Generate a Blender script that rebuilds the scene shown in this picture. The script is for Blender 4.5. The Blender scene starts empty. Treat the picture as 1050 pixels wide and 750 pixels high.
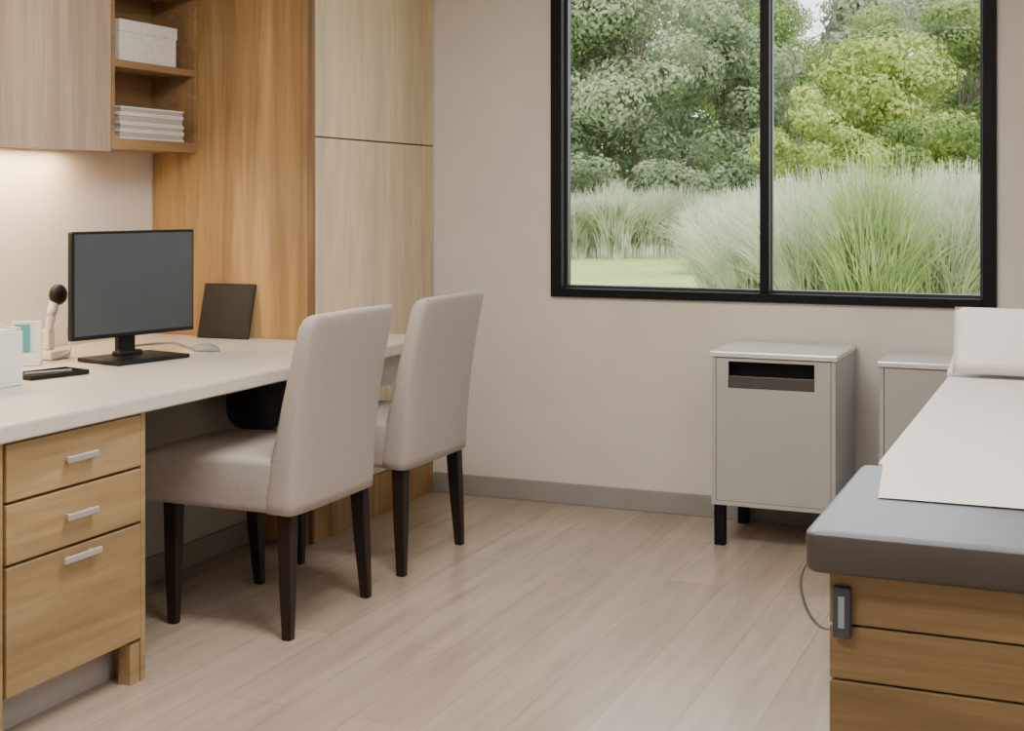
import bpy, bmesh, math, random
import numpy as np
from mathutils import Vector, Matrix
random.seed(4)
rng = np.random.default_rng(7)
scene = bpy.context.scene
COL = scene.collection

# ---------------------------------------------------------------- materials
def new_mat(name):
    m = bpy.data.materials.new(name); m.use_nodes = True
    nt = m.node_tree
    return m, nt, nt.nodes["Principled BSDF"]

def plain(name, col, rough=0.5, metal=0.0, noise=0.04, nscale=8.0, bump=0.0, bscale=200.0, emit=None, es=0.0, spec=None):
    m, nt, b = new_mat(name)
    N, L = nt.nodes, nt.links
    tc = N.new("ShaderNodeTexCoord")
    n = N.new("ShaderNodeTexNoise"); n.inputs["Scale"].default_value = nscale; n.inputs["Detail"].default_value = 4
    L.new(tc.outputs["Object"], n.inputs["Vector"])
    r = N.new("ShaderNodeValToRGB")
    lo = [max(0, c*(1-noise)) for c in col]; hi = [min(1, c*(1+noise)) for c in col]
    r.color_ramp.elements[0].position = 0.3; r.color_ramp.elements[1].position = 0.7
    r.color_ramp.elements[0].color = (*lo, 1); r.color_ramp.elements[1].color = (*hi, 1)
    L.new(n.outputs["Fac"], r.inputs["Fac"]); L.new(r.outputs["Color"], b.inputs["Base Color"])
    b.inputs["Roughness"].default_value = rough; b.inputs["Metallic"].default_value = metal
    if spec is not None: b.inputs["Specular IOR Level"].default_value = spec
    if bump > 0:
        n2 = N.new("ShaderNodeTexNoise"); n2.inputs["Scale"].default_value = bscale; n2.inputs["Detail"].default_value = 3
        L.new(tc.outputs["Object"], n2.inputs["Vector"])
        bp = N.new("ShaderNodeBump"); bp.inputs["Strength"].default_value = bump; bp.inputs["Distance"].default_value = 0.004
        L.new(n2.outputs["Fac"], bp.inputs["Height"]); L.new(bp.outputs["Normal"], b.inputs["Normal"])
    if emit:
        b.inputs["Emission Color"].default_value = (*emit, 1); b.inputs["Emission Strength"].default_value = es
    return m

def wood(name, c_dark, c_mid, c_light, axis='Z', scale=1.0, rough=0.45, patch=0.12):
    m, nt, b = new_mat(name); N, L = nt.nodes, nt.links
    tc = N.new("ShaderNodeTexCoord"); mp = N.new("ShaderNodeMapping")
    s = {'X': (1.2, 22, 22), 'Y': (22, 1.2, 22), 'Z': (22, 22, 1.2)}[axis]
    mp.inputs["Scale"].default_value = tuple(v*scale for v in s)
    L.new(tc.outputs["Object"], mp.inputs["Vector"])
    n1 = N.new("ShaderNodeTexNoise"); n1.inputs["Scale"].default_value = 1.0; n1.inputs["Detail"].default_value = 7
    n1.inputs["Roughness"].default_value = 0.62; n1.inputs["Distortion"].default_value = 0.9
    L.new(mp.outputs["Vector"], n1.inputs["Vector"])
    r = N.new("ShaderNodeValToRGB"); cr = r.color_ramp
    cr.elements[0].position = 0.28; cr.elements[0].color = (*c_dark, 1)
    cr.elements[1].position = 0.72; cr.elements[1].color = (*c_light, 1)
    e = cr.elements.new(0.5); e.color = (*c_mid, 1)
    L.new(n1.outputs["Fac"], r.inputs["Fac"])
    mp2 = N.new("ShaderNodeMapping"); mp2.inputs["Scale"].default_value = tuple(v*scale*6 if v > 5 else v*3 for v in s)
    L.new(tc.outputs["Object"], mp2.inputs["Vector"])
    n2 = N.new("ShaderNodeTexNoise"); n2.inputs["Scale"].default_value = 1.0; n2.inputs["Detail"].default_value = 3
    L.new(mp2.outputs["Vector"], n2.inputs["Vector"])
    mr = N.new("ShaderNodeMapRange"); mr.inputs["To Min"].default_value = 0.87; mr.inputs["To Max"].default_value = 1.09
    mr.inputs["From Min"].default_value = 0.3; mr.inputs["From Max"].default_value = 0.7
    L.new(n2.outputs["Fac"], mr.inputs["Value"])
    mp3 = N.new("ShaderNodeMapping"); mp3.inputs["Scale"].default_value = tuple(5.0 if v > 5 else 1.0 for v in s)
    L.new(tc.outputs["Object"], mp3.inputs["Vector"])
    n3 = N.new("ShaderNodeTexNoise"); n3.inputs["Scale"].default_value = 1.0; n3.inputs["Detail"].default_value = 2
    L.new(mp3.outputs["Vector"], n3.inputs["Vector"])
    mr3 = N.new("ShaderNodeMapRange"); mr3.inputs["To Min"].default_value = 1-patch; mr3.inputs["To Max"].default_value = 1+patch
    mr3.inputs["From Min"].default_value = 0.35; mr3.inputs["From Max"].default_value = 0.65
    L.new(n3.outputs["Fac"], mr3.inputs["Value"])
    mm = N.new("ShaderNodeMath"); mm.operation = 'MULTIPLY'
    L.new(mr.outputs["Result"], mm.inputs[0]); L.new(mr3.outputs["Result"], mm.inputs[1])
    mx = N.new("ShaderNodeVectorMath"); mx.operation = 'SCALE'
    L.new(r.outputs["Color"], mx.inputs[0]); L.new(mm.outputs[0], mx.inputs["Scale"])
    L.new(mx.outputs["Vector"], b.inputs["Base Color"])
    b.inputs["Roughness"].default_value = rough
    return m

def floor_mat():
    m, nt, b = new_mat("floor_planks"); N, L = nt.nodes, nt.links
    tc = N.new("ShaderNodeTexCoord"); mp = N.new("ShaderNodeMapping")
    mp.inputs["Rotation"].default_value = (0, 0, math.radians(90))
    L.new(tc.outputs["Object"], mp.inputs["Vector"])
    br = N.new("ShaderNodeTexBrick"); br.offset = 0.37
    br.inputs["Scale"].default_value = 1.0; br.inputs["Brick Width"].default_value = 1.5; br.inputs["Row Height"].default_value = 0.19
    br.inputs["Mortar Size"].default_value = 0.0018; br.inputs["Mortar Smooth"].default_value = 0.4
    br.inputs["Color1"].default_value = (0.345, 0.274, 0.211, 1); br.inputs["Color2"].default_value = (0.40, 0.327, 0.258, 1)
    br.inputs["Mortar"].default_value = (0.27, 0.21, 0.16, 1); br.inputs["Bias"].default_value = 0
    L.new(mp.outputs["Vector"], br.inputs["Vector"])
    mp2 = N.new("ShaderNodeMapping"); mp2.inputs["Scale"].default_value = (18, 1.6, 1)
    L.new(tc.outputs["Object"], mp2.inputs["Vector"])
    n = N.new("ShaderNodeTexNoise"); n.inputs["Scale"].default_value = 1; n.inputs["Detail"].default_value = 6; n.inputs["Distortion"].default_value = 0.5
    L.new(mp2.outputs["Vector"], n.inputs["Vector"])
    mr = N.new("ShaderNodeMapRange"); mr.inputs["From Min"].default_value = 0.3; mr.inputs["From Max"].default_value = 0.7
    mr.inputs["To Min"].default_value = 0.85; mr.inputs["To Max"].default_value = 1.13
    L.new(n.outputs["Fac"], mr.inputs["Value"])
    mx = N.new("ShaderNodeVectorMath"); mx.operation = 'SCALE'
    L.new(br.outputs["Color"], mx.inputs[0]); L.new(mr.outputs["Result"], mx.inputs["Scale"])
    L.new(mx.outputs["Vector"], b.inputs["Base Color"])
    b.inputs["Roughness"].default_value = 0.26
    b.inputs["Specular IOR Level"].default_value = 0.75
    bp = N.new("ShaderNodeBump"); bp.inputs["Strength"].default_value = 0.1; bp.inputs["Distance"].default_value = 0.002
    L.new(br.outputs["Fac"], bp.inputs["Height"]); bp.invert = True
    L.new(bp.outputs["Normal"], b.inputs["Normal"])
    return m

def foliage_mat(name, cols, scale=0.7, transl=0.42):
    m = bpy.data.materials.new(name); m.use_nodes = True; nt = m.node_tree; N, L = nt.nodes, nt.links
    N.clear()
    out = N.new("ShaderNodeOutputMaterial"); d = N.new("ShaderNodeBsdfDiffuse"); t = N.new("ShaderNodeBsdfTranslucent"); mx = N.new("ShaderNodeMixShader")
    mx.inputs[0].default_value = transl
    tc = N.new("ShaderNodeTexCoord")
    n = N.new("ShaderNodeTexNoise"); n.inputs["Scale"].default_value = scale; n.inputs["Detail"].default_value = 2
    n2 = N.new("ShaderNodeTexWhiteNoise"); n2.noise_dimensions = '3D'
    sn = N.new("ShaderNodeVectorMath"); sn.operation = 'SNAP'; sn.inputs[1].default_value = (0.25, 0.25, 0.25)
    L.new(tc.outputs["Object"], n.inputs["Vector"]); L.new(tc.outputs["Object"], sn.inputs[0]); L.new(sn.outputs[0], n2.inputs["Vector"])
    ma = N.new("ShaderNodeMath"); ma.operation = 'MULTIPLY_ADD'; ma.inputs[1].default_value = 0.12; ma.inputs[2].default_value = -0.06
    L.new(n2.outputs["Value"], ma.inputs[0])
    ad = N.new("ShaderNodeMath"); ad.operation = 'ADD'
    L.new(n.outputs["Fac"], ad.inputs[0]); L.new(ma.outputs[0], ad.inputs[1])
    r = N.new("ShaderNodeValToRGB"); cr = r.color_ramp
    cr.elements[0].position = 0.25; cr.elements[0].color = (*cols[0], 1)
    cr.elements[1].position = 0.75; cr.elements[1].color = (*cols[2], 1)
    e = cr.elements.new(0.5); e.color = (*cols[1], 1)
    L.new(ad.outputs[0], r.inputs["Fac"])
    L.new(r.outputs["Color"], d.inputs["Color"]); L.new(r.outputs["Color"], t.inputs["Color"])
    L.new(d.outputs[0], mx.inputs[1]); L.new(t.outputs[0], mx.inputs[2]); L.new(mx.outputs[0], out.inputs[0])
    return m

M_wall = plain("wall_paint", (0.65, 0.60, 0.55), 0.85, noise=0.03, nscale=5, bump=0.12, bscale=120)
M_ceil = plain("ceiling_paint", (0.8, 0.78, 0.75), 0.9)
M_base = plain("baseboard_paint", (0.285, 0.262, 0.24), 0.6)
M_floor = floor_mat()
M_woodO = wood("oak_golden", (0.205, 0.115, 0.042), (0.32, 0.19, 0.076), (0.44, 0.28, 0.13), 'Z', 0.5, patch=0.18)
M_woodE = wood("oak_edge", (0.12, 0.07, 0.03), (0.17, 0.10, 0.045), (0.22, 0.135, 0.065), 'Z', 0.6)
M_woodS = wood("oak_shelf", (0.19, 0.11, 0.045), (0.27, 0.16, 0.07), (0.35, 0.215, 0.10), 'Y', 0.6, patch=0.1)
M_woodL = wood("oak_pale", (0.53, 0.405, 0.25), (0.63, 0.50, 0.325), (0.71, 0.58, 0.405), 'Z', 0.22, patch=0.10)
M_woodG = wood("oak_greyed", (0.38, 0.275, 0.20), (0.44, 0.325, 0.24), (0.50, 0.385, 0.295), 'Z', 0.6)
M_woodD = wood("oak_drawer", (0.26, 0.17, 0.078), (0.335, 0.226, 0.108), (0.42, 0.295, 0.152), 'Y', 0.5)
M_woodB = wood("oak_bed", (0.195, 0.125, 0.056), (0.26, 0.172, 0.08), (0.335, 0.232, 0.118), 'X', 0.8)
M_top = plain("desktop_laminate", (0.60, 0.55, 0.49), 0.35, noise=0.05, nscale=30)
M_panel = plain("panel_grey", (0.44, 0.43, 0.42), 0.7)
M_fabric = plain("chair_fabric", (0.40, 0.352, 0.318), 0.95, noise=0.06, nscale=120, bump=0.3, bscale=500)
M_leg = plain("dark_walnut_leg", (0.02, 0.012, 0.009), 0.45, noise=0.2, spec=0.3)
M_metal = plain("brushed_steel", (0.74, 0.73, 0.72), 0.35, metal=0.8)
M_black = plain("black_plastic", (0.008, 0.008, 0.009), 0.45, spec=0.25)
M_darkshape = plain("charcoal_grey", (0.03, 0.032, 0.036), 0.6, spec=0.25)
M_frame = plain("black_aluminium", (0.004, 0.0045, 0.006), 0.5, spec=0.2)
M_sash = plain("grey_aluminium", (0.03, 0.034, 0.037), 0.4)
M_screen = plain("screen_glass", (0.055, 0.066, 0.073), 0.2)
M_white = plain("white_plastic", (0.72, 0.70, 0.67), 0.4)
M_paper = plain("exam_paper", (0.74, 0.685, 0.64), 0.8, noise=0.02, nscale=6, bump=0.1, bscale=20)
M_pillow = plain("white_pillowcase", (0.78, 0.74, 0.70), 0.85, bump=0.1, bscale=30)
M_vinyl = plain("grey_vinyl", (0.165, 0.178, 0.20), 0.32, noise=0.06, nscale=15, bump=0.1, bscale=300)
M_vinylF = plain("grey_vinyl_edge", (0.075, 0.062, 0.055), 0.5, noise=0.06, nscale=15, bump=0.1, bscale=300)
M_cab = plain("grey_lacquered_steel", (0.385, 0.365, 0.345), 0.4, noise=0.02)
M_cabside = plain("grey_steel_lightened", (0.50, 0.52, 0.53), 0.4, noise=0.01)  # side colour lightened to make up for facing away from the lamps
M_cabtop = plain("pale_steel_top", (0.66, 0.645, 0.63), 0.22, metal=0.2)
M_slot = plain("slot_dark", (0.02, 0.018, 0.017), 0.6, spec=0.2)
M_lip = plain("slot_lip", (0.055, 0.05, 0.047), 0.4)
M_clip = plain("blue_grey_plastic", (0.05, 0.065, 0.08), 0.4)
M_clip2 = plain("pale_blue_grey", (0.30, 0.36, 0.40), 0.4)
M_teal = plain("teal_card", (0.06, 0.33, 0.32), 0.5)
M_grey = plain("mid_grey_plastic", (0.22, 0.22, 0.22), 0.5)
M_box = plain("white_box_card", (0.68, 0.64, 0.63), 0.7, noise=0.12, nscale=60)
M_book = plain("book_cover_white", (0.70, 0.67, 0.64), 0.7)
M_pages = plain("book_pages", (0.42, 0.38, 0.34), 0.9, noise=0.03, nscale=150)
M_led = plain("led_warm", (1, .9, .7), 0.5, emit=(1.0, 0.78, 0.5), es=1.5)
M_lamp = plain("ceiling_diffuser", (1, 1, 1), 0.5, emit=(1.0, 0.96, 0.9), es=4)
M_bark = plain("bark", (0.17, 0.135, 0.11), 0.9, noise=0.3, nscale=10)

# ---------------------------------------------------------------- helpers
def finish(bm, name, smooth=False):
    me = bpy.data.meshes.new(name)
    bmesh.ops.recalc_face_normals(bm, faces=bm.faces)
    bm.to_mesh(me); bm.free()
    if smooth:
        for p in me.polygons: p.use_smooth = True
    return me

def add_box(bm, lo, hi, bevel=0.0, seg=2):
    lo = Vector(lo); hi = Vector(hi); c = (lo+hi)/2; s = hi-lo
    r = bmesh.ops.create_cube(bm, size=1.0)
    vs = r["verts"]
    for v in vs: v.co = Vector((v.co.x*s.x, v.co.y*s.y, v.co.z*s.z)) + c
    if bevel > 0:
        es = list({e for v in vs for e in v.link_edges})
        bmesh.ops.bevel(bm, geom=es, offset=bevel, segments=seg, affect='EDGES', profile=0.5)

def boxes(name, lst, bevel=0.0, seg=2, smooth=False):
    bm = bmesh.new()
    for b in lst: add_box(bm, b[0], b[1], b[2] if len(b) > 2 else bevel, seg)
    return finish(bm, name, smooth)

def box(name, lo, hi, bevel=0.0, seg=2): return boxes(name, [(lo, hi)], bevel, seg)

def add_cyl(bm, p0, p1, r0, r1=None, n=20):
    if r1 is None: r1 = r0
    p0 = Vector(p0); p1 = Vector(p1); d = p1-p0
    r = bmesh.ops.create_cone(bm, cap_ends=True, segments=n, radius1=r0, radius2=r1, depth=d.length)
    q = Vector((0, 0, 1)).rotation_difference(d.normalized())
    for v in r["verts"]: v.co = q @ v.co + (p0+p1)/2

def cyl(name, p0, p1, r0, r1=None, n=20):
    bm = bmesh.new(); add_cyl(bm, p0, p1, r0, r1, n); return finish(bm, name)

def tube(name, pts, r, n=10, sub=6):
    P = [Vector(p) for p in pts]; Q = []
    for i in range(len(P)-1):
        p0 = P[max(i-1, 0)]; p1 = P[i]; p2 = P[i+1]; p3 = P[min(i+2, len(P)-1)]
        for k in range(sub):
            t = k/sub
            Q.append(0.5*((2*p1)+(-p0+p2)*t+(2*p0-5*p1+4*p2-p3)*t*t+(-p0+3*p1-3*p2+p3)*t**3))
    Q.append(P[-1])
    bm = bmesh.new(); rings = []
    up = Vector((0.13, 0.21, 0.97)).normalized()
    for i, q in enumerate(Q):
        d = (Q[min(i+1, len(Q)-1)]-Q[max(i-1, 0)]).normalized()
        a = d.cross(up)
        if a.length < 1e-3: a = d.cross(Vector((1, 0, 0)))
        a.normalize(); b = d.cross(a)
        rr = r(i/(len(Q)-1)) if callable(r) else r
        rings.append([bm.verts.new(q+rr*(math.cos(2*math.pi*k/n)*a+math.sin(2*math.pi*k/n)*b)) for k in range(n)])
    for i in range(len(rings)-1):
        for k in range(n):
            bm.faces.new((rings[i][k], rings[i][(k+1) % n], rings[i+1][(k+1) % n], rings[i+1][k]))
    bm.faces.new(rings[0][::-1]); bm.faces.new(rings[-1])
    return finish(bm, name, True)

def obj(name, me, mat, loc=(0, 0, 0), parent=None, rot=None, **props):
    o = bpy.data.objects.new(name, me)
    if me is not None and mat is not None and not me.materials:
        for m in (mat if isinstance(mat, (list, tuple)) else [mat]): me.materials.append(m)
    o.location = loc
    if rot: o.rotation_euler = rot
    if parent: o.parent = parent
    for k, v in props.items(): o[k] = v
    COL.objects.link(o)
    return o

def root(name, loc, label, category, group=None, rot=None):
    o = bpy.data.objects.new(name, None); o.empty_display_size = 0.1
    o.location = loc
    if rot: o.rotation_euler = rot
    o["label"] = label; o["category"] = category
    if group: o["group"] = group
    COL.objects.link(o); return o

# ---------------------------------------------------------------- camera
cam_d = bpy.data.cameras.new("camera"); cam = bpy.data.objects.new("camera", cam_d)
cam.location = (0, 0, 1.30); cam.rotation_euler = (math.radians(90), 0, math.radians(23))
cam_d.lens = 48.0; cam_d.sensor_width = 36.0; cam_d.shift_y = -170/1050; cam_d.clip_start = 0.05; cam_d.clip_end = 500
COL.objects.link(cam); scene.camera = cam

# ---------------------------------------------------------------- room shell
XL, XR, YB, YF, ZC = -3.44, 1.7, 5.47, -1.4, 2.6
T = 0.15
S = dict(kind="structure")
obj("floor", box("floor", (XL-T, YF-T, -0.1), (XR+T, YB+T, 0)), M_floor, **S)
obj("ceiling", box("ceiling", (XL-T, YF-T, ZC), (XR+T, YB+T, ZC+0.1)), M_ceil, **S)
obj("wall_left", box("wl", (XL-T, YF, 0), (XL, YB, ZC)), M_wall, **S)
obj("wall_right", box("wr", (XR, YF, 0), (XR+T, YB, ZC)), M_wall, **S)
obj("wall_front", box("wf", (XL-T, YF-T, 0), (XR+T, YF, ZC)), M_wall, **S)
WX0, WX1, WZ0, WZ1 = -2.135, -0.33, 0.886, 2.42
obj("wall_back", boxes("wb", [((XL-T, YB, 0), (WX0, YB+T, ZC)), ((WX1, YB, 0), (XR+T, YB+T, ZC)),
    ((WX0, YB, 0), (WX1, YB+T, WZ0)), ((WX0, YB, WZ1), (WX1, YB+T, ZC))]), M_wall, **S)
obj("baseboard_back", box("bb", (-2.695, YB-0.014, 0), (XR, YB, 0.088), 0.003), M_base, **S)
obj("baseboard_right", box("bb", (XR-0.014, YF, 0), (XR, YB-0.015, 0.088), 0.003), M_base, **S)
obj("baseboard_left", box("bb", (XL, YF, 0), (XL+0.014, 1.45, 0.088), 0.003), M_base, **S)

# window
w = bpy.data.objects.new("window_1", None); w.location = ((WX0+WX1)/2, YB, WZ0); w["kind"] = "structure"; COL.objects.link(w)
hw = (WX1-WX0)/2; hh = WZ1-WZ0; f = 0.05; fb = 0.036; m_ = 0.019
obj("window_frame", boxes("wfm", [((-hw, -0.02, 0), (-hw+f, 0.10, hh)), ((hw-f, -0.02, 0), (hw, 0.10, hh)),
    ((-hw+f, -0.02, 0), (hw-f, 0.10, fb)), ((-hw+f, -0.02, hh-f), (hw-f, 0.10, hh))], 0.003), M_frame, parent=w)
obj("mullion", box("mul", (-m_+0.02, -0.015, fb), (m_+0.02, 0.06, hh-f), 0.003), M_frame, parent=w)
g = 0.012
sl = []
ml, mr_ = -m_+0.02, m_+0.02
for a, b in ((-hw+f, ml), (mr_, hw-f)):
    gl_ = g if a < -0.5 else 0.004; gr_ = g if b > 0.5 else 0.004
    sl += [((a, 0.03, fb), (a+gl_, 0.06, hh-f)), ((b-gr_, 0.03, fb), (b, 0.06, hh-f)), ((a+gl_, 0.03, fb), (b-gr_, 0.08, fb+g)), ((a+gl_, 0.03, hh-f-g), (b-gr_, 0.08, hh-f))]
obj("sash", boxes("sash", sl, 0.001), M_sash, parent=w)
gm = bpy.data.materials.new("window_glass"); gm.use_nodes = True; nt = gm.node_tree; nt.nodes.clear()
o_ = nt.nodes.new("ShaderNodeOutputMaterial"); tr = nt.nodes.new("ShaderNodeBsdfTransparent"); gl = nt.nodes.new("ShaderNodeBsdfGlossy"); mxx = nt.nodes.new("ShaderNodeMixShader")
tr.inputs[0].default_value = (0.98, 0.99, 0.985, 1); gl.inputs["Roughness"].default_value = 0.05; mxx.inputs[0].default_value = 0.003
nt.links.new(tr.outputs[0], mxx.inputs[1]); nt.links.new(gl.outputs[0], mxx.inputs[2]); nt.links.new(mxx.outputs[0], o_.inputs[0])
obj("glass_pane", boxes("glass", [((-hw+f+g, 0.042, fb+g), (ml-0.004, 0.046, hh-f-g)), ((mr_+0.004, 0.042, fb+g), (hw-f-g, 0.046, hh-f-g))]), gm, parent=w)

# ---------------------------------------------------------------- tall cabinet
r = root("tall_cabinet", (-3.07, 4.96, 0), "floor-to-ceiling oak cabinet with pale doors beside the desk", "cabinet")
def rel(o, lo, hi): return (tuple(a-b for a, b in zip(lo, o.location)), tuple(a-b for a, b in zip(hi, o.location)))
def rbox(rt, name, lo, hi, mat, bev=0.0, seg=2, **kw):
    l, h = rel(rt, lo, hi)
    return obj(name, box(name, l, h, bev, seg), mat, parent=rt, **kw)
CX = -2.70
YC = 4.44
rbox(r, "body", (XL+0.004, YC, 0.0), (CX-0.022, YB-0.003, 2.58), M_woodO, 0.002)
rbox(r, "door", (CX-0.021, YC+0.020, 1.542), (CX, YB-0.004, 2.575), M_woodL, 0.002)
rbox(r, "door", (CX-0.021, YC+0.020, 0.175), (CX, YB-0.004, 1.536), M_woodL, 0.002)
rbox(r, "plinth", (CX-0.021, YC+0.020, 0.0), (CX-0.002, YB-0.004, 0.17), M_woodO, 0.002)
rbox(r, "edge_strip", (CX-0.021, YC, 0.0), (CX+0.001, YC+0.018, 2.58), M_woodE, 0.001, label="dark oak edge strip")

# ---------------------------------------------------------------- desk: worktop
DX = -2.34; ZT = 0.769; ZB = 0.728
r = root("worktop", (-2.9, 3.2, ZB), "pale laminate continuous desk worktop along the wall", "desk")
bm = bmesh.new()
pts = [(XL+0.004, 1.5), (DX, 1.5), (DX, 4.80), (-2.69, 4.80), (-2.69, YC-0.004), (XL+0.004, YC-0.004)]
vs = [bm.verts.new((x+2.9, y-3.2, 0.0)) for x, y in pts]
fc = bm.faces.new(vs); ex = bmesh.ops.extrude_face_region(bm, geom=[fc])
for v in ex["geom"]:
    if isinstance(v, bmesh.types.BMVert): v.co.z += ZT-ZB
bmesh.ops.bevel(bm, geom=list(bm.edges), offset=0.004, segments=2, affect='EDGES')
obj("top", finish(bm, "top"), M_top, parent=r)
rbox(r, "apron", (-2.46, 4.25, 0.60), (-2.44, 4.795, ZB-0.001), M_top, 0.002)
rbox(r, "modesty_panel", (-2.97, 3.025, 0.0), (-2.95, YC-0.01, ZB-0.001), M_panel, 0.002)
rbox(r, "skirting", (-2.949, 3.025, 0.0), (-2.937, YC-0.01, 0.085), M_base, 0.002)

# ---------------------------------------------------------------- drawer cabinets
def drawer_cabinet(y0, y1):
    r = root("drawer_cabinet", (-2.9, (y0+y1)/2, 0), "oak three-drawer pedestal cabinet under the desk worktop", "cabinet", "oak drawer pedestals")
    FX = -2.36
    l1, h1 = rel(r, (XL+0.03, y0+0.002, 0.11), (FX-0.02, y1-0.002, ZB-0.002))
    l2, h2 = rel(r, (-2.75, y1-0.02, 0.0), (FX-0.001, y1-0.001, ZB-0.002))
    l3, h3 = rel(r, (FX-0.045, y1-0.06, 0.0), (FX-0.005, y1-0.021, 0.109))
    obj("body", boxes("body", [(l1, h1), (l2, h2), (l3, h3)], 0.0015), M_woodD, parent=r)
    rbox(r, "toe_kick", (-2.46, y0+0.002, 0.0), (-2.45, y1-0.021, 0.109), M_panel)
    for z0, z1, hz, ha in ((0.583, 0.720, 0.652, 0), (0.434, 0.575, 0.508, 0), (0.118, 0.426, 0.402, 0.012)):
        d = rbox(r, "drawer", (FX-0.019, y0+0.006, z0), (FX, y1-0.022, z1), M_woodD, 0.002)
        lx = -2.9
        bmh = bmesh.new()
        add_box(bmh, (FX+0.012-lx, -0.064-ha, hz-0.0085), (FX+0.021-lx, 0.050+ha, hz+0.0085), 0.0035, 3)
        add_box(bmh, (FX-lx, -0.054, hz-0.006), (FX+0.014-lx, -0.044, hz+0.006), 0.001)
        add_box(bmh, (FX-lx, 0.030, hz-0.006), (FX+0.014-lx, 0.040, hz+0.006), 0.001)
        obj("handle", finish(bmh, "handle"), M_metal, parent=d, label="brushed steel bar handle")
    return r
drawer_cabinet(2.497, 3.02)
drawer_cabinet(1.965, 2.493)

# ---------------------------------------------------------------- upper cabinet + open shelf
UX = -3.22; UZ0 = 1.484
r = root("wall_cabinet", (-3.33, 3.3, UZ0), "greyed oak wall-hung cupboard above the desk with strip light", "cabinet")
rbox(r, "body", (XL+0.003, 2.6, UZ0+0.002), (UX-0.021, 3.925, 2.40), M_woodG, 0.001)
for y0, y1 in ((2.602, 3.255), (3.259, 3.925)):
    rbox(r, "door", (UX-0.02, y0, UZ0-0.012), (UX, y1, 2.40), M_woodG, 0.002)
rbox(r, "strip_light", (XL+0.10, 2.7, UZ0-0.004), (XL+0.115, 3.90, UZ0+0.0015), M_led, 0.001, label="warm LED strip light")
r = root("open_shelf", (-3.33, 4.19, UZ0), "oak open shelving unit hung between cupboard and tall cabinet", "shelf")
y0, y1 = 3.928, YC-0.003
bx = [((XL+0.003, y0, UZ0), (XL+0.013, y1, 2.40)),
      ((XL+0.013, y0, UZ0), (UX, y0+0.018, 2.40)), ((XL+0.013, y1-0.018, UZ0), (UX-0.0, y1, 2.40)),
      ((XL+0.013, y0+0.018, UZ0), (UX, y1-0.018, UZ0+0.038)), ((XL+0.013, y0+0.018, 2.37), (UX, y1-0.018, 2.40))]
obj("carcass", boxes("carcass", [rel(r, *b) for b in bx], 0.001), M_woodS, parent=r)
rbox(r, "shelf_board", (XL+0.0135, y0+0.0185, 1.780), (UX-0.003, y1-0.0185, 1.805), M_woodS, 0.001)
rbox(r, "shelf_board", (XL+0.0135, y0+0.0185, 2.08), (UX-0.003, y1-0.0185, 2.105), M_woodS, 0.001)

r = root("storage_box", (-3.315, 4.15, 1.806), "white patterned cardboard storage box with lid on the shelf", "box")
obj("body", box("b", (-0.085, -0.165, 0), (0.085, 0.165, 0.118), 0.003), M_box, parent=r)
obj("lid", box("l", (-0.088, -0.168, 0.105), (0.088, 0.168, 0.15), 0.003), M_box, parent=r)
zz = UZ0+0.0385
for i, (th, dy, wy) in enumerate(((0.03, 0.0, 0.19), (0.026, 0.002, 0.188), (0.034, -0.003, 0.188), (0.026, 0.001, 0.186))):
    r = root("book", (-3.315, 4.175+dy, zz), "thick white paperback stacked flat on the lower shelf", "book", "stack of white books on the shelf")
    obj("cover", boxes("c", [((-0.085, -wy, 0), (0.085, wy, 0.006)), ((-0.085, -wy, th-0.006), (0.085, wy, th)), ((-0.085, -wy, 0.006), (-0.082, wy, th-0.006))], 0.0008), M_book, parent=r)
    obj("pages", box("p", (-0.0815, -wy+0.004, 0.0061), (0.082, wy-0.004, th-0.0061)), M_pages, parent=r)
    zz += th+0.0006

# ---------------------------------------------------------------- monitor
ZD = ZT+0.001
r = root("monitor", (-2.935, 3.68, ZD), "black flat-screen desktop monitor on a stand on the desk", "monitor", rot=(0, 0, math.radians(-12)))
obj("stand_base", box("sb", (-0.09, -0.15, 0), (0.12, 0.15, 0.014), 0.006, 3), M_black, parent=r)
obj("stand_neck", boxes("sn", [((-0.045, -0.035, 0.012), (-0.02, 0.035, 0.20)), ((-0.04, -0.05, 0.012), (0.0, 0.05, 0.03))], 0.006), M_black, parent=r)
h = obj("housing", boxes("hs", [((-0.012, -0.245, 0.079), (0.012, 0.262, 0.428), 0.005), ((-0.035, -0.15, 0.14), (-0.011, 0.15, 0.36), 0.01)]), M_black, parent=r)
obj("screen", box("sc", (0.0115, -0.236, 0.093), (0.0132, 0.253, 0.419)), M_screen, parent=r, label="dark glossy switched-off display")

r = root("tablet", (-3.055, YC-0.075, ZD), "black tablet leaning against the oak cabinet side", "tablet", rot=(math.radians(-16), 0, math.radians(4)))
obj("case", box("tc", (-0.112, 0.0, 0.0), (0.112, 0.010, 0.215), 0.004), M_black, parent=r)
obj("screen", box("ts", (-0.102, -0.0012, 0.012), (0.102, 0.0002, 0.203)), M_black, parent=r)

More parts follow.
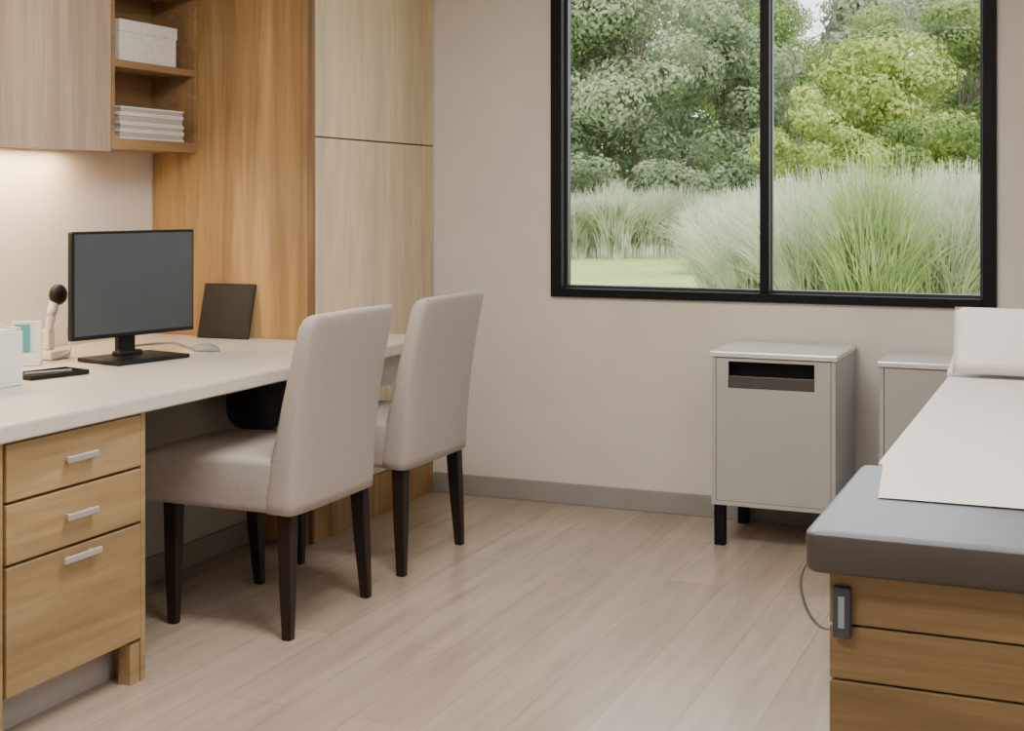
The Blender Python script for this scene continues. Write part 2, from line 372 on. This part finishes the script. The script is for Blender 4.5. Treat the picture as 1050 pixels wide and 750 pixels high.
r = root("telephone", (-3.20, 3.59, ZD), "white telephone with black earpiece standing on the desk", "phone")
obj("cradle", boxes("cr", [((-0.05, -0.05, 0), (0.05, 0.05, 0.03), 0.008), ((-0.02, -0.02, 0.03), (0.015, 0.01, 0.10), 0.006)]), M_white, parent=r)
obj("handset", tube("hd", [(0.0, -0.005, 0.09), (0.01, 0.0, 0.15), (0.005, 0.02, 0.19), (0.015, 0.03, 0.215)], lambda t: 0.012+0.005*math.sin(math.pi*t)), M_white, parent=r)
bm = bmesh.new(); bmesh.ops.create_uvsphere(bm, u_segments=20, v_segments=12, radius=0.034)
for v in bm.verts: v.co = Vector((v.co.x*0.8+0.012, v.co.y+0.028, v.co.z*1.05+0.212))
obj("earpiece", finish(bm, "ear", True), M_black, parent=r)
obj("cord", tube("cd", [(0.02, 0.045, 0.21), (0.06, 0.06, 0.17), (0.03, 0.05, 0.09), (0.055, 0.04, 0.03), (0.05, 0.0, 0.012)], 0.004), M_white, parent=r)

r = root("card_stand", (-3.15, 3.43, ZD), "white desk stand holding a teal leaflet", "stand", rot=(0, 0, math.radians(35)))
obj("holder", boxes("h", [((-0.045, -0.045, 0), (0.045, 0.03, 0.012)), ((-0.045, -0.0, 0.012), (0.045, 0.008, 0.14)), ((-0.045, -0.045, 0.012), (0.045, -0.04, 0.04))], 0.002), M_white, parent=r)
obj("leaflet", box("lf", (-0.036, -0.004, 0.04), (0.010, -0.0005, 0.13)), M_teal, parent=r)
r = root("document_tray", (-2.86, 2.965, ZD), "white upright paper holder standing on the desk", "tray")
obj("shell", boxes("s", [((-0.04, -0.09, 0), (0.04, 0.09, 0.01)), ((-0.04, -0.09, 0.01), (-0.034, 0.09, 0.17)), ((0.034, -0.09, 0.01), (0.04, 0.09, 0.155)), ((-0.034, 0.083, 0.01), (0.034, 0.09, 0.165))], 0.002), M_white, parent=r)
obj("paper", box("p", (-0.028, -0.085, 0.0105), (0.028, 0.08, 0.16)), M_paper, parent=r)
r = root("pen_tray", (-2.89, 3.24, ZD), "flat black pen tray lying on the desk", "tray", rot=(0, 0, math.radians(-15)))
obj("tray", boxes("t", [((-0.06, -0.10, 0), (0.06, 0.10, 0.006)), ((-0.06, -0.10, 0.006), (-0.054, 0.10, 0.014)), ((0.054, -0.10, 0.006), (0.06, 0.10, 0.014)),
     ((-0.054, -0.10, 0.006), (0.054, -0.094, 0.014)), ((-0.054, 0.094, 0.006), (0.054, 0.10, 0.014))], 0.001), M_black, parent=r)
obj("pen", cyl("pn", (-0.02, -0.07, 0.011), (0.01, 0.07, 0.011), 0.0045), M_grey, parent=r)
bm = bmesh.new(); bmesh.ops.create_uvsphere(bm, u_segments=24, v_segments=14, radius=1)
for v in bm.verts:
    v.co = Vector((v.co.x*0.055, v.co.y*0.032, max(v.co.z, 0)*0.028))
r = root("computer_mouse", (-2.86, 3.99, ZD), "grey computer mouse with a cable on the desk", "mouse")
obj("shell", finish(bm, "ms", True), M_grey, parent=r)
obj("cable", tube("cb", [(-0.05, 0.0, 0.008), (-0.10, 0.03, 0.006), (-0.16, 0.08, 0.006), (-0.24, 0.12, 0.006), (-0.30, 0.02, 0.006), (-0.29, -0.12, 0.006)], 0.004), M_grey, parent=r)

r = root("under_desk_shape", (-2.80, 4.18, 0.47), "dark rounded shape beneath the desk worktop", "computer")  # unidentified dark shape beneath the desk, modelled as a rounded block
obj("case", box("cc", (-0.08, -0.09, 0.0), (0.14, 0.09, 0.20), 0.075, 8), M_darkshape, parent=r)
obj("bracket", boxes("br", [((-0.02, -0.096, 0.09), (0.05, -0.091, 0.2575)), ((-0.02, 0.091, 0.09), (0.05, 0.096, 0.2575)), ((-0.02, -0.091, 0.2515), (0.05, 0.091, 0.2575))]), M_darkshape, parent=r)

# ---------------------------------------------------------------- chairs
def sgnpow(v, p): return math.copysign(abs(v)**p, v)
def back_mesh():
    bm = bmesh.new(); rings = []; n = 48
    prof = [(0.365, 0.20, 0.05), (0.37, 0.213, 0.12), (0.40, 0.217, 0.135), (0.5, 0.221, 0.118), (0.6, 0.228, 0.098), (0.7, 0.240, 0.086), (0.8, 0.257, 0.078), (0.87, 0.270, 0.073),
            (0.925, 0.281, 0.069), (0.947, 0.285, 0.060), (0.957, 0.284, 0.044), (0.961, 0.280, 0.018)]
    for z, xr, t in prof:
        hw = 0.257 - 0.003*max(0, (z-0.5)/0.46)
        if z > 0.91: hw -= 0.020*((z-0.91)/0.051)**3
        if z < 0.369: hw -= 0.012
        xc = xr-t/2; ring = []
        for k in range(n):
            a = 2*math.pi*k/n
            y = hw*sgnpow(math.sin(a), 0.27)
            x = xc+t/2*sgnpow(math.cos(a), 0.5)
            bow = 0.010*(1-(y/0.258)**2)*(1 if z > 0.5 else 0.4)
            ring.append(bm.verts.new((x+bow-0.005, y, z+(0.004*(1-(y/0.25)**2) if z > 0.9 else 0))))
        rings.append(ring)
    for i in range(len(rings)-1):
        for k in range(n):
            bm.faces.new((rings[i][k], rings[i][(k+1) % n], rings[i+1][(k+1) % n], rings[i+1][k]))
    bm.faces.new(rings[0][::-1]); bm.faces.new(rings[-1])
    return finish(bm, "backrest", True)
def seat_mesh():
    bm = bmesh.new()
    add_box(bm, (-0.39, -0.254, 0.367), (0.14, 0.254, 0.522), 0.022, 5)
    bmesh.ops.subdivide_edges(bm, edges=[e for e in bm.edges if e.calc_length() > 0.2], cuts=6, use_grid_fill=True)
    for v in bm.verts:
        if v.co.z > 0.515:
            u = (v.co.x+0.135)/0.265; q = v.co.y/0.254
            v.co.z += 0.010*max(0, (1-u**4))*max(0, (1-q**4))
        # front edge sits slightly lower than where the cushion meets the backrest
        if v.co.z > 0.45: v.co.z += 0.02*(v.co.x+0.13)/0.53
    return finish(bm, "seat", True)
def leg_mesh(top, foot, a=0.024, b=0.015):
    bm = bmesh.new(); rings = []
    for t in (0, 0.5, 1):
        c = Vector(top).lerp(Vector(foot), t); s = a+(b-a)*t
        rings.append([bm.verts.new(c+Vector((dx*s, dy*s, 0))) for dx, dy in ((-1, -1), (1, -1), (1, 1), (-1, 1))])
    for i in range(2):
        for k in range(4): bm.faces.new((rings[i][k], rings[i][(k+1) % 4], rings[i+1][(k+1) % 4], rings[i+1][k]))
    bm.faces.new(rings[0][::-1]); bm.faces.new(rings[-1])
    es = [e for e in bm.edges if abs((e.verts[0].co-e.verts[1].co).z) > 0.05]
    bmesh.ops.bevel(bm, geom=es, offset=0.004, segments=2, affect='EDGES')
    return finish(bm, "leg")
LBL = "taupe upholstered dining-style chair with dark wooden legs at the desk"
c1 = root("desk_chair", (-2.36, 3.69, 0), LBL, "chair", "taupe upholstered chairs at the desk")
parts = [obj("seat", seat_mesh(), M_fabric, parent=c1), obj("backrest", back_mesh(), M_fabric, parent=c1)]
for sx, fx, tx in ((1, 0.175, 0.16), (-1, -0.235, -0.25)):
    for sy in (-1, 1):
        parts.append(obj("leg", leg_mesh((tx, sy*0.215, 0.370), (fx, sy*0.235, 0.0)), M_leg, parent=c1))
c2 = c1.copy(); c2.location = (-2.37, 4.43, 0); COL.objects.link(c2)
for p in parts:
    q = p.copy(); q.parent = c2; COL.objects.link(q)

# ---------------------------------------------------------------- side cabinets (steel)
def side_cab(x0, x1, y0, y1, z0, z1, label, slot=True):
    cx, cy = (x0+x1)/2, (y0+y1)/2; W = (x1-x0)/2; Dp = (y1-y0)/2
    r = root("bedside_cabinet", (cx, cy, 0), label, "cabinet")
    t = 0.012
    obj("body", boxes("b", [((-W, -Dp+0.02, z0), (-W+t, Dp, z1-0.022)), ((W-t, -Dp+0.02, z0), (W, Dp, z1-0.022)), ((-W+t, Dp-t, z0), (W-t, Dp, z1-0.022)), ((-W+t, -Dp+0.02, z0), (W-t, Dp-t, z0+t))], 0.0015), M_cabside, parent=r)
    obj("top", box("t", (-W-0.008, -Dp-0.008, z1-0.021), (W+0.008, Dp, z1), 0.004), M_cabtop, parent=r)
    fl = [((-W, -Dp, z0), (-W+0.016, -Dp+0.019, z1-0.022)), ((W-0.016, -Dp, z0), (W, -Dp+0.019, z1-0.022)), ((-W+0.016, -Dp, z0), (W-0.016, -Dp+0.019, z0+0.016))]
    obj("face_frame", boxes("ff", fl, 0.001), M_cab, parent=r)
    a, b = -W+0.018, W-0.018
    if slot:
        sx0, sx1 = a+0.045, b-0.058; sz1 = z1-0.036; sz0 = sz1-0.10
        d = obj("door", boxes("d", [((a, -Dp, z0+0.018), (b, -Dp+0.018, sz0)), ((a, -Dp, sz0), (sx0, -Dp+0.018, z1-0.024)), ((sx1, -Dp, sz0), (b, -Dp+0.018, z1-0.024)), ((sx0, -Dp, sz1), (sx1, -Dp+0.018, z1-0.024))]), M_cab, parent=r)
        obj("recess", boxes("rc", [((sx0-0.002, -Dp+0.075, sz0-0.002), (sx1+0.002, -Dp+0.08, sz1+0.002)), ((sx0, -Dp+0.018, sz0-0.006), (sx1, -Dp+0.075, sz0-0.002)), ((sx0, -Dp+0.018, sz1), (sx1, -Dp+0.075, sz1+0.004))]), M_slot, parent=r)
        obj("handle", boxes("h", [((sx0+0.001, -Dp+0.006, sz0+0.001), (sx1-0.001, -Dp+0.016, sz0+0.045))], 0.002), M_lip, parent=r, label="recessed dark grey pull lip")
    else:
        obj("door", box("d", (a, -Dp, z0+0.019), (b, -Dp+0.018, z1-0.024), 0.001), M_cab, parent=r)
    for sx in (-1, 1):
        for sy in (-1, 1):
            px = sx*(W-0.026); py = sy*(Dp-0.03)
            obj("leg", box("lg", (px-0.02, py-0.018, 0), (px+0.02, py+0.018, z0-0.001), 0.002), M_frame, parent=r)
    return r
side_cab(-1.315, -0.855, 5.02, 5.452, 0.155, 0.732, "grey steel cabinet with recessed slot on black legs beneath window")
side_cab(-0.712, -0.28, 5.10, 5.452, 0.158, 0.712, "plain grey steel cabinet with pale top beside exam table", slot=False)

# ---------------------------------------------------------------- exam table
r = root("exam_table", (-0.045, 3.2, 0), "oak examination table with grey padded vinyl top", "exam table")
rbox(r, "body", (-0.366, 2.135, 0.07), (0.28, 4.30, 0.733), M_woodB, 0.002)
rbox(r, "plinth", (-0.33, 2.18, 0.0), (0.24, 4.25, 0.069), M_black)
bl = []; z = 0.734
for i in range(8):
    z2 = max(z-0.0845, 0.07); bl.append(rel(r, (-0.37, 2.115, z2+0.003), (0.282, 2.134, z))+(0.003,)); z = z2
obj("front_panel", boxes("fp", bl), M_woodB, parent=r, label="horizontal oak boards")
def slab(name, x0, x1, y0, y1, z0, z1, rc, be):
    bm = bmesh.new(); P = []
    for cx, cy, a0 in ((x1-rc, y1-rc, 0), (x0+rc, y1-rc, 90), (x0+rc, y0+rc, 180), (x1-rc, y0+rc, 270)):
        for k in range(7):
            a = math.radians(a0+15*k); P.append((cx, cy, math.cos(a), math.sin(a)))
    lv = [(z0, rc-0.008), (z0+0.004, rc-0.003), (z0+0.012, rc), (z1-be, rc)] + [(z1-be+be*math.sin(math.radians(t)), rc-be*(1-math.cos(math.radians(t)))) for t in (20, 40, 65, 90)]
    rings = [[bm.verts.new((cx+q*c, cy+q*s, z)) for cx, cy, c, s in P] for z, q in lv]
    n = len(P)
    for i in range(len(rings)-1):
        for k in range(n):
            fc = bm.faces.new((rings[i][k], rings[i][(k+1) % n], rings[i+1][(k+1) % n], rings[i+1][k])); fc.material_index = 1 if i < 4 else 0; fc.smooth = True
    bm.faces.new(rings[0][::-1]).material_index = 1
    bm.faces.new(rings[-1]).material_index = 0
    return finish(bm, name)
# foot section is a little wider than the main pad and steps out beyond it
l, h_ = rel(r, (-0.400, 2.07, 0.737), (0.305, 2.628, 0.802))
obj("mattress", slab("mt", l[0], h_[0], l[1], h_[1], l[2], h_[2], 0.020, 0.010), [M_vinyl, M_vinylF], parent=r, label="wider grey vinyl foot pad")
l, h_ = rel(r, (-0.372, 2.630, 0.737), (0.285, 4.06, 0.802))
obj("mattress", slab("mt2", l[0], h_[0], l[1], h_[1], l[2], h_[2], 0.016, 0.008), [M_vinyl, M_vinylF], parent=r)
bm = bmesh.new(); add_box(bm, (-0.335, 0, 0), (0.33, 0.26, 0.05), 0.010, 4)
bmesh.ops.rotate(bm, cent=(0, 0, 0), matrix=Matrix.Rotation(math.radians(10), 3, 'X'), verts=bm.verts)
for v in bm.verts: v.co += Vector((0, 4.075-3.2, 0.765))
obj("head_section", finish(bm, "hs", True), M_pillow, parent=r, label="raised head section with white cover")
ctl = obj("control_box", box("cbx", (-0.363+0.045, 2.100-3.2, 0.634), (-0.336+0.045, 2.115-3.2, 0.712), 0.003), M_clip, parent=r, label="blue-grey switch box")
obj("switch", box("sw", (-0.354+0.045, 2.098-3.2, 0.650), (-0.344+0.045, 2.1008-3.2, 0.698), 0.001), M_clip2, parent=ctl)
obj("cord", tube("crd", [(-0.368+0.045, 2.3-3.2, 0.715), (-0.43+0.045, 2.3-3.2, 0.70), (-0.450+0.045, 2.3-3.2, 0.66), (-0.438+0.045, 2.3-3.2, 0.61), (-0.41+0.045, 2.3-3.2, 0.585), (-0.368+0.045, 2.3-3.2, 0.60)], 0.0028), M_grey, parent=r)

# exam paper: drapes over the long edge of the main pad
bm = bmesh.new(); ny = 90; grid = []
for j in range(ny+1):
    t = j/ny; y = 2.33+(4.0-2.33)*t
    f2 = min(1, max(0, (y-2.635)/0.02))
    row = []
    e0 = -0.327-0.033*min(1, (y-2.33)/0.30)
    drape = [(-0.3745, 0.752), (-0.3745, 0.772), (-0.3745, 0.792), (-0.3715, 0.8015), (-0.366, 0.8038), (-0.360, 0.8042)]
    flat = [(e0+0.0005*k, 0.8042) for k in range(6)]
    for (xa, za), (xb, zb) in zip(flat, drape):
        row.append((xa+(xb-xa)*f2, za+(zb-za)*f2))
    xs = row[-1][0]
    for i in range(1, 17): row.append((xs+(0.25-xs)*i/16, 0.8042))
    vr = []
    for k, (x, z) in enumerate(row):
        wob = 0.0006*(1+math.sin(y*9+x*3)*0.5+math.sin(x*17-y*4)*0.5) if k >= 6 else 0.0
        vr.append(bm.verts.new((x, y, z+wob)))
    grid.append(vr)
for j in range(ny):
    for i in range(len(grid[0])-1): bm.faces.new((grid[j][i], grid[j][i+1], grid[j+1][i+1], grid[j+1][i]))
o = obj("paper_sheet", finish(bm, "ps", True), M_paper, label="white disposable paper sheet covering the exam table", category="paper")

# pillow: firm blocky wedge
bm = bmesh.new(); n1, n2 = 28, 14
for s in (1, -1):
    G = []
    for j in range(n2+1):
        row = []
        for i in range(n1+1):
            a = -1+2*i/n1; b = -1+2*j/n2
            th = 0.036*((1-abs(a)**24)*(1-abs(b)**14))**0.5
            row.append(bm.verts.new((a*0.312, s*th, (b+1)*0.096+0.002)))
        G.append(row)
    for j in range(n2):
        for i in range(n1): bm.faces.new((G[j][i], G[j][i+1], G[j+1][i+1], G[j+1][i]))
bmesh.ops.remove_doubles(bm, verts=bm.verts, dist=0.0005)
o = obj("pillow", finish(bm, "pl", True), M_pillow, loc=(-0.045, 3.99, 0.814), rot=(math.radians(-20), 0, 0), label="white pillow propped at the head of the exam table", category="pillow")

# ---------------------------------------------------------------- ceiling lights
for k, (x, y, e_) in enumerate(((-1.3, 0.6, 34), (-1.45, 3.0, 60), (0.6, 1.8, 32))):
    r = root("ceiling_light", (x, y, ZC-0.03), "flush rectangular white ceiling panel light", "lamp", "ceiling panel lights")
    obj("housing", box("h", (-0.62, -0.32, 0), (0.62, 0.32, 0.029), 0.003), M_white, parent=r)
    obj("diffuser", box("d", (-0.59, -0.29, -0.004), (0.59, 0.29, 0.001)), M_lamp, parent=r)
    ld = bpy.data.lights.new("lamp", 'AREA'); ld.shape = 'RECTANGLE'; ld.size = 1.15; ld.size_y = 0.55; ld.energy = e_; ld.color = (1.0, 0.955, 0.9)
    lo = bpy.data.objects.new("lamp", ld); lo.location = (0, 0, -0.012); lo.parent = r; COL.objects.link(lo)
ld = bpy.data.lights.new("strip_lamp", 'AREA'); ld.shape = 'RECTANGLE'; ld.size = 0.03; ld.size_y = 1.2; ld.energy = 17; ld.color = (1.0, 0.72, 0.40)
lo = bpy.data.objects.new("strip_lamp", ld); lo.location = (XL+0.09, 3.3, UZ0-0.01); COL.objects.link(lo)

# ---------------------------------------------------------------- garden
CA, SA = math.cos(math.radians(23)), math.sin(math.radians(23))
def gp(lat, dep): return (lat*CA-dep*SA, lat*SA+dep*CA)   # rotated garden axes
ZG = -0.02
def lawn_mat():
    m, nt, b = new_mat("lawn"); N, L = nt.nodes, nt.links
    tc = N.new("ShaderNodeTexCoord"); n = N.new("ShaderNodeTexNoise"); n.inputs["Scale"].default_value = 1.2; n.inputs["Detail"].default_value = 8
    L.new(tc.outputs["Object"], n.inputs["Vector"]); r = N.new("ShaderNodeValToRGB")
    r.color_ramp.elements[0].position = .3; r.color_ramp.elements[0].color = (0.23, 0.33, 0.07, 1)
    r.color_ramp.elements[1].position = .7; r.color_ramp.elements[1].color = (0.36, 0.45, 0.13, 1)
    L.new(n.outputs["Fac"], r.inputs["Fac"]); L.new(r.outputs["Color"], b.inputs["Base Color"]); b.inputs["Roughness"].default_value = 0.9
    return m
obj("lawn", box("lawn", (-70, YB+T+0.02, ZG-0.3), (60, 90, ZG)), lawn_mat(), kind="stuff", label="mown green lawn outside the window", category="grass")

def mesh_np(name, verts, faces4):
    me = bpy.data.meshes.new(name); nv = len(verts); nf = len(faces4)
    me.vertices.add(nv); me.vertices.foreach_set("co", verts.astype(np.float32).ravel())
    me.loops.add(nf*4); me.loops.foreach_set("vertex_index", faces4.astype(np.int32).ravel())
    me.polygons.add(nf); me.polygons.foreach_set("loop_start", np.arange(0, nf*4, 4, dtype=np.int32))
    me.update(calc_edges=True); me.validate(); return me

def leaves(name, clumps, dens, size):
    V = []
    for c, rad in clumps:
        n = int(dens*(rad[0]*rad[1]+rad[1]*rad[2])/2)
        d = rng.normal(size=(n, 3)); d /= np.linalg.norm(d, axis=1)[:, None]
        rr = rng.uniform(0.6, 1.06, size=(n, 1))
        p = np.array(c)+d*np.array(rad)*rr
        nrm = d+rng.normal(scale=0.3, size=(n, 3)); nrm /= np.linalg.norm(nrm, axis=1)[:, None]
        t = np.cross(nrm, rng.normal(size=(n, 3))); t /= np.linalg.norm(t, axis=1)[:, None]
        b = np.cross(nrm, t)
        s = size*rng.uniform(0.6, 1.3, size=(n, 1))
        q = np.stack([p-t*s, p-b*s*0.6, p+t*s, p+b*s*0.6], axis=1)
        V.append(q[q[:, :, 2].min(axis=1) > 0.03])
    V = np.concatenate(V); n = len(V)
    return mesh_np(name, V.reshape(-1, 3), np.arange(n*4).reshape(-1, 4))

F = {
 'grey': foliage_mat("foliage_greygreen", ((0.13, 0.175, 0.09), (0.27, 0.335, 0.19), (0.46, 0.52, 0.35)), 0.5),
 'mid': foliage_mat("foliage_mid", ((0.13, 0.20, 0.06), (0.25, 0.34, 0.12), (0.38, 0.47, 0.20)), 0.5),
 'yel': foliage_mat("foliage_yellow", ((0.24, 0.31, 0.08), (0.40, 0.47, 0.14), (0.54, 0.60, 0.24)), 0.6),
 'haze': foliage_mat("foliage_haze_tint", ((0.25, 0.31, 0.19), (0.38, 0.44, 0.29), (0.52, 0.57, 0.42)), 0.3)}  # haze painted in as paler leaf colour
def tree(px, dep, height, width, kind, low=0.12, ncl=26, size=0.075, dens=1100, name="tree", label=""):
    x, y = gp((px-525)/1400*dep, dep)
    r = root(name, (x, y, ZG), label, name)
    cl = []
    for i in range(ncl):
        h = random.uniform(low, 0.95); wr = width*0.5*math.sin(math.pi*min(0.98, 0.18+h*0.8))**0.7
        a = random.uniform(0, 2*math.pi); q = wr*math.sqrt(random.uniform(0.05, 1))*0.85
        s = width*random.uniform(0.13, 0.21)
        cl.append(((q*math.cos(a), q*math.sin(a), h*height), (s*1.15, s*1.15, s*0.75)))
    obj("foliage", leaves("foliage", cl, dens, size), F[kind], parent=r)
    bm = bmesh.new(); add_cyl(bm, (0, 0, 0), (0, 0, height*0.7), width*0.025+0.03, 0.03, 10)
    for c, rad in cl[:8]:
        add_cyl(bm, (0, 0, max(0.2, c[2]*0.55)), c, width*0.01+0.01, 0.015, 6)
    obj("trunk", finish(bm, "trunk"), M_bark, parent=r)
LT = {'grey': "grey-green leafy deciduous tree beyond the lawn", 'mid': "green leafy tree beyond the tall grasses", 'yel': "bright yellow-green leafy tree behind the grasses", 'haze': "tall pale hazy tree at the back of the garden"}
for px, dep, hgt, wd, k in ((540, 37, 8.5, 5.3, 'grey'), (652, 36, 9.0, 5.4, 'grey'), (742, 39, 7.6, 4.5, 'grey'), (765, 46, 9.0, 5.0, 'mid'),
        (903, 34, 5.2, 4.6, 'yel'), (985, 38, 6.8, 4.3, 'mid'), (1060, 34, 8, 4.3, 'mid'), (1000, 46, 11.0, 6.0, 'haze'), (885, 42, 7.2, 4.4, 'mid'),
        (1150, 39, 10, 6, 'mid')):
    tree(px, dep, hgt, wd, k, ncl=32, label=LT[k])
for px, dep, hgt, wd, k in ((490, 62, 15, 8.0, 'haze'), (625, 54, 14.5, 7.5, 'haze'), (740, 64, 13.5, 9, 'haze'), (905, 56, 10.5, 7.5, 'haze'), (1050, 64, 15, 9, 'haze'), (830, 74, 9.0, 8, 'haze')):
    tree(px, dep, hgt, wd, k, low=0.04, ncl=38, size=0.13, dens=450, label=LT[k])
for px, dep, hgt, wd, k in ((600, 32.6, 2.3, 2.4, 'grey'), (680, 32.6, 2.4, 2.6, 'grey'), (757, 32, 2.6, 2.6, 'grey'), (818, 29.5, 3.8, 2.0, 'yel'), (868, 29, 2.9, 2.0, 'yel'), (930, 30, 3.0, 2.2, 'mid'), (995, 30, 3.2, 2.4, 'mid')):
    tree(px, dep, hgt, wd, k, low=0.1, ncl=16, size=0.06, dens=1700, name="shrub", label="rounded leafy shrub in the garden")

def grass_mesh(n, height, spread, width=0.012, seg=6):
    a = rng.uniform(0, 2*np.pi, n); lean = rng.beta(1.6, 1.8, n)*spread; h = height*rng.uniform(0.6, 1.08, n)
    br = rng.uniform(0, 0.3, n); ba = rng.uniform(0, 2*np.pi, n)
    V = np.zeros((n, seg+1, 2, 3)); tw = rng.uniform(0, np.pi, n)
    for s in range(seg+1):
        t = s/seg
        out = lean*t**1.9; up = h*(t-0.18*t**3*(lean/spread)*1.6)
        cx = br*np.cos(ba)+out*np.cos(a); cy = br*np.sin(ba)+out*np.sin(a)
        wd = width*(1-t**1.6)*0.5+0.0018
        V[:, s, 0] = np.stack([cx-np.cos(tw)*wd, cy-np.sin(tw)*wd, up], 1)
        V[:, s, 1] = np.stack([cx+np.cos(tw)*wd, cy+np.sin(tw)*wd, up], 1)
    Fs = []
    base = np.arange(n)*(seg+1)*2
    for s in range(seg):
        k = base+s*2; Fs.append(np.stack([k, k+1, k+3, k+2], 1))
    return mesh_np("grass", V.reshape(-1, 3), np.concatenate(Fs))
G1 = foliage_mat("grass_pale", ((0.30, 0.36, 0.19), (0.50, 0.54, 0.37), (0.70, 0.72, 0.58)), 3.0, 0.35)
G2 = foliage_mat("grass_green", ((0.19, 0.28, 0.09), (0.32, 0.41, 0.17), (0.50, 0.56, 0.32)), 3.0, 0.35)
gA = grass_mesh(1900, 1.6, 1.15); gA.materials.append(G1)
gB = grass_mesh(1300, 1.75, 0.8); gB.materials.append(G2)
gC = grass_mesh(1300, 1.5, 0.9, width=0.024); gC.materials.append(G1)
def tuft(px, dep, me, sc, lab, grp):
    x, y = gp((px-525)/1400*dep, dep)
    o = bpy.data.objects.new("ornamental_grass", me); o.location = (x, y, ZG); o.rotation_euler = (0, 0, random.uniform(0, 6.28)); o.scale = (sc, sc, sc*random.uniform(0.92, 1.06))
    o["label"] = lab; o["category"] = "grass"; o["group"] = grp; COL.objects.link(o)
for px, dep, me, sc in ((775, 13.5, gA, .90), (835, 12, gA, 0.95), (895, 11.0, gB, 0.95), (970, 11.5, gA, 0.98), (1040, 11.5, gA, 0.98), (745, 15.5, gA, 0.88), (790, 16, gA, 1.0),
        (860, 14.5, gA, 1.0), (935, 14, gA, 0.98), (1000, 14.5, gA, 1.0), (1090, 13, gA, 1), (1060, 15, gA, 1), (800, 19, gA, 1), (870, 18, gA, 1.05), (950, 18, gA, 1.05), (1030, 18, gA, 1.05)):
    tuft(px, dep, me, sc, "tall arching ornamental grass clump with pale feathery blades", "tall ornamental grasses by the window")
for i, px in enumerate(range(540, 800, 15)):
    tuft(px+random.uniform(-4, 4), 31+random.uniform(-0.8, 0.8), gC, random.uniform(0.95, 1.15), "pale feathery ornamental grass clump at lawn edge", "ornamental grasses along the lawn edge")
for i, px in enumerate(range(722, 770, 18)):
    tuft(px+random.uniform(-4, 4), 24+random.uniform(-1.5, 0.8), gC, random.uniform(0.95, 1.05), "pale feathery ornamental grass clump at lawn edge", "ornamental grasses along the lawn edge")

sd = bpy.data.lights.new("sun", 'SUN'); sd.energy = 4.5; sd.angle = math.radians(14); sd.color = (1, 0.97, 0.90)
so = bpy.data.objects.new("sun", sd); so.rotation_euler = (math.radians(38), math.radians(25), 0); so.location = (0, 20, 20); COL.objects.link(so)

wd = bpy.data.worlds.new("world"); scene.world = wd; wd.use_nodes = True; nt = wd.node_tree
bg = nt.nodes["Background"]; bg.inputs["Strength"].default_value = 3.0
tc = nt.nodes.new("ShaderNodeTexCoord"); sx = nt.nodes.new("ShaderNodeSeparateXYZ"); rp = nt.nodes.new("ShaderNodeValToRGB")
rp.color_ramp.elements[0].position = 0.0; rp.color_ramp.elements[0].color = (0.97, 0.98, 1.0, 1)
rp.color_ramp.elements[1].position = 0.8; rp.color_ramp.elements[1].color = (0.86, 0.92, 1.0, 1)
nt.links.new(tc.outputs["Generated"], sx.inputs[0]); nt.links.new(sx.outputs["Z"], rp.inputs["Fac"]); nt.links.new(rp.outputs["Color"], bg.inputs["Color"])
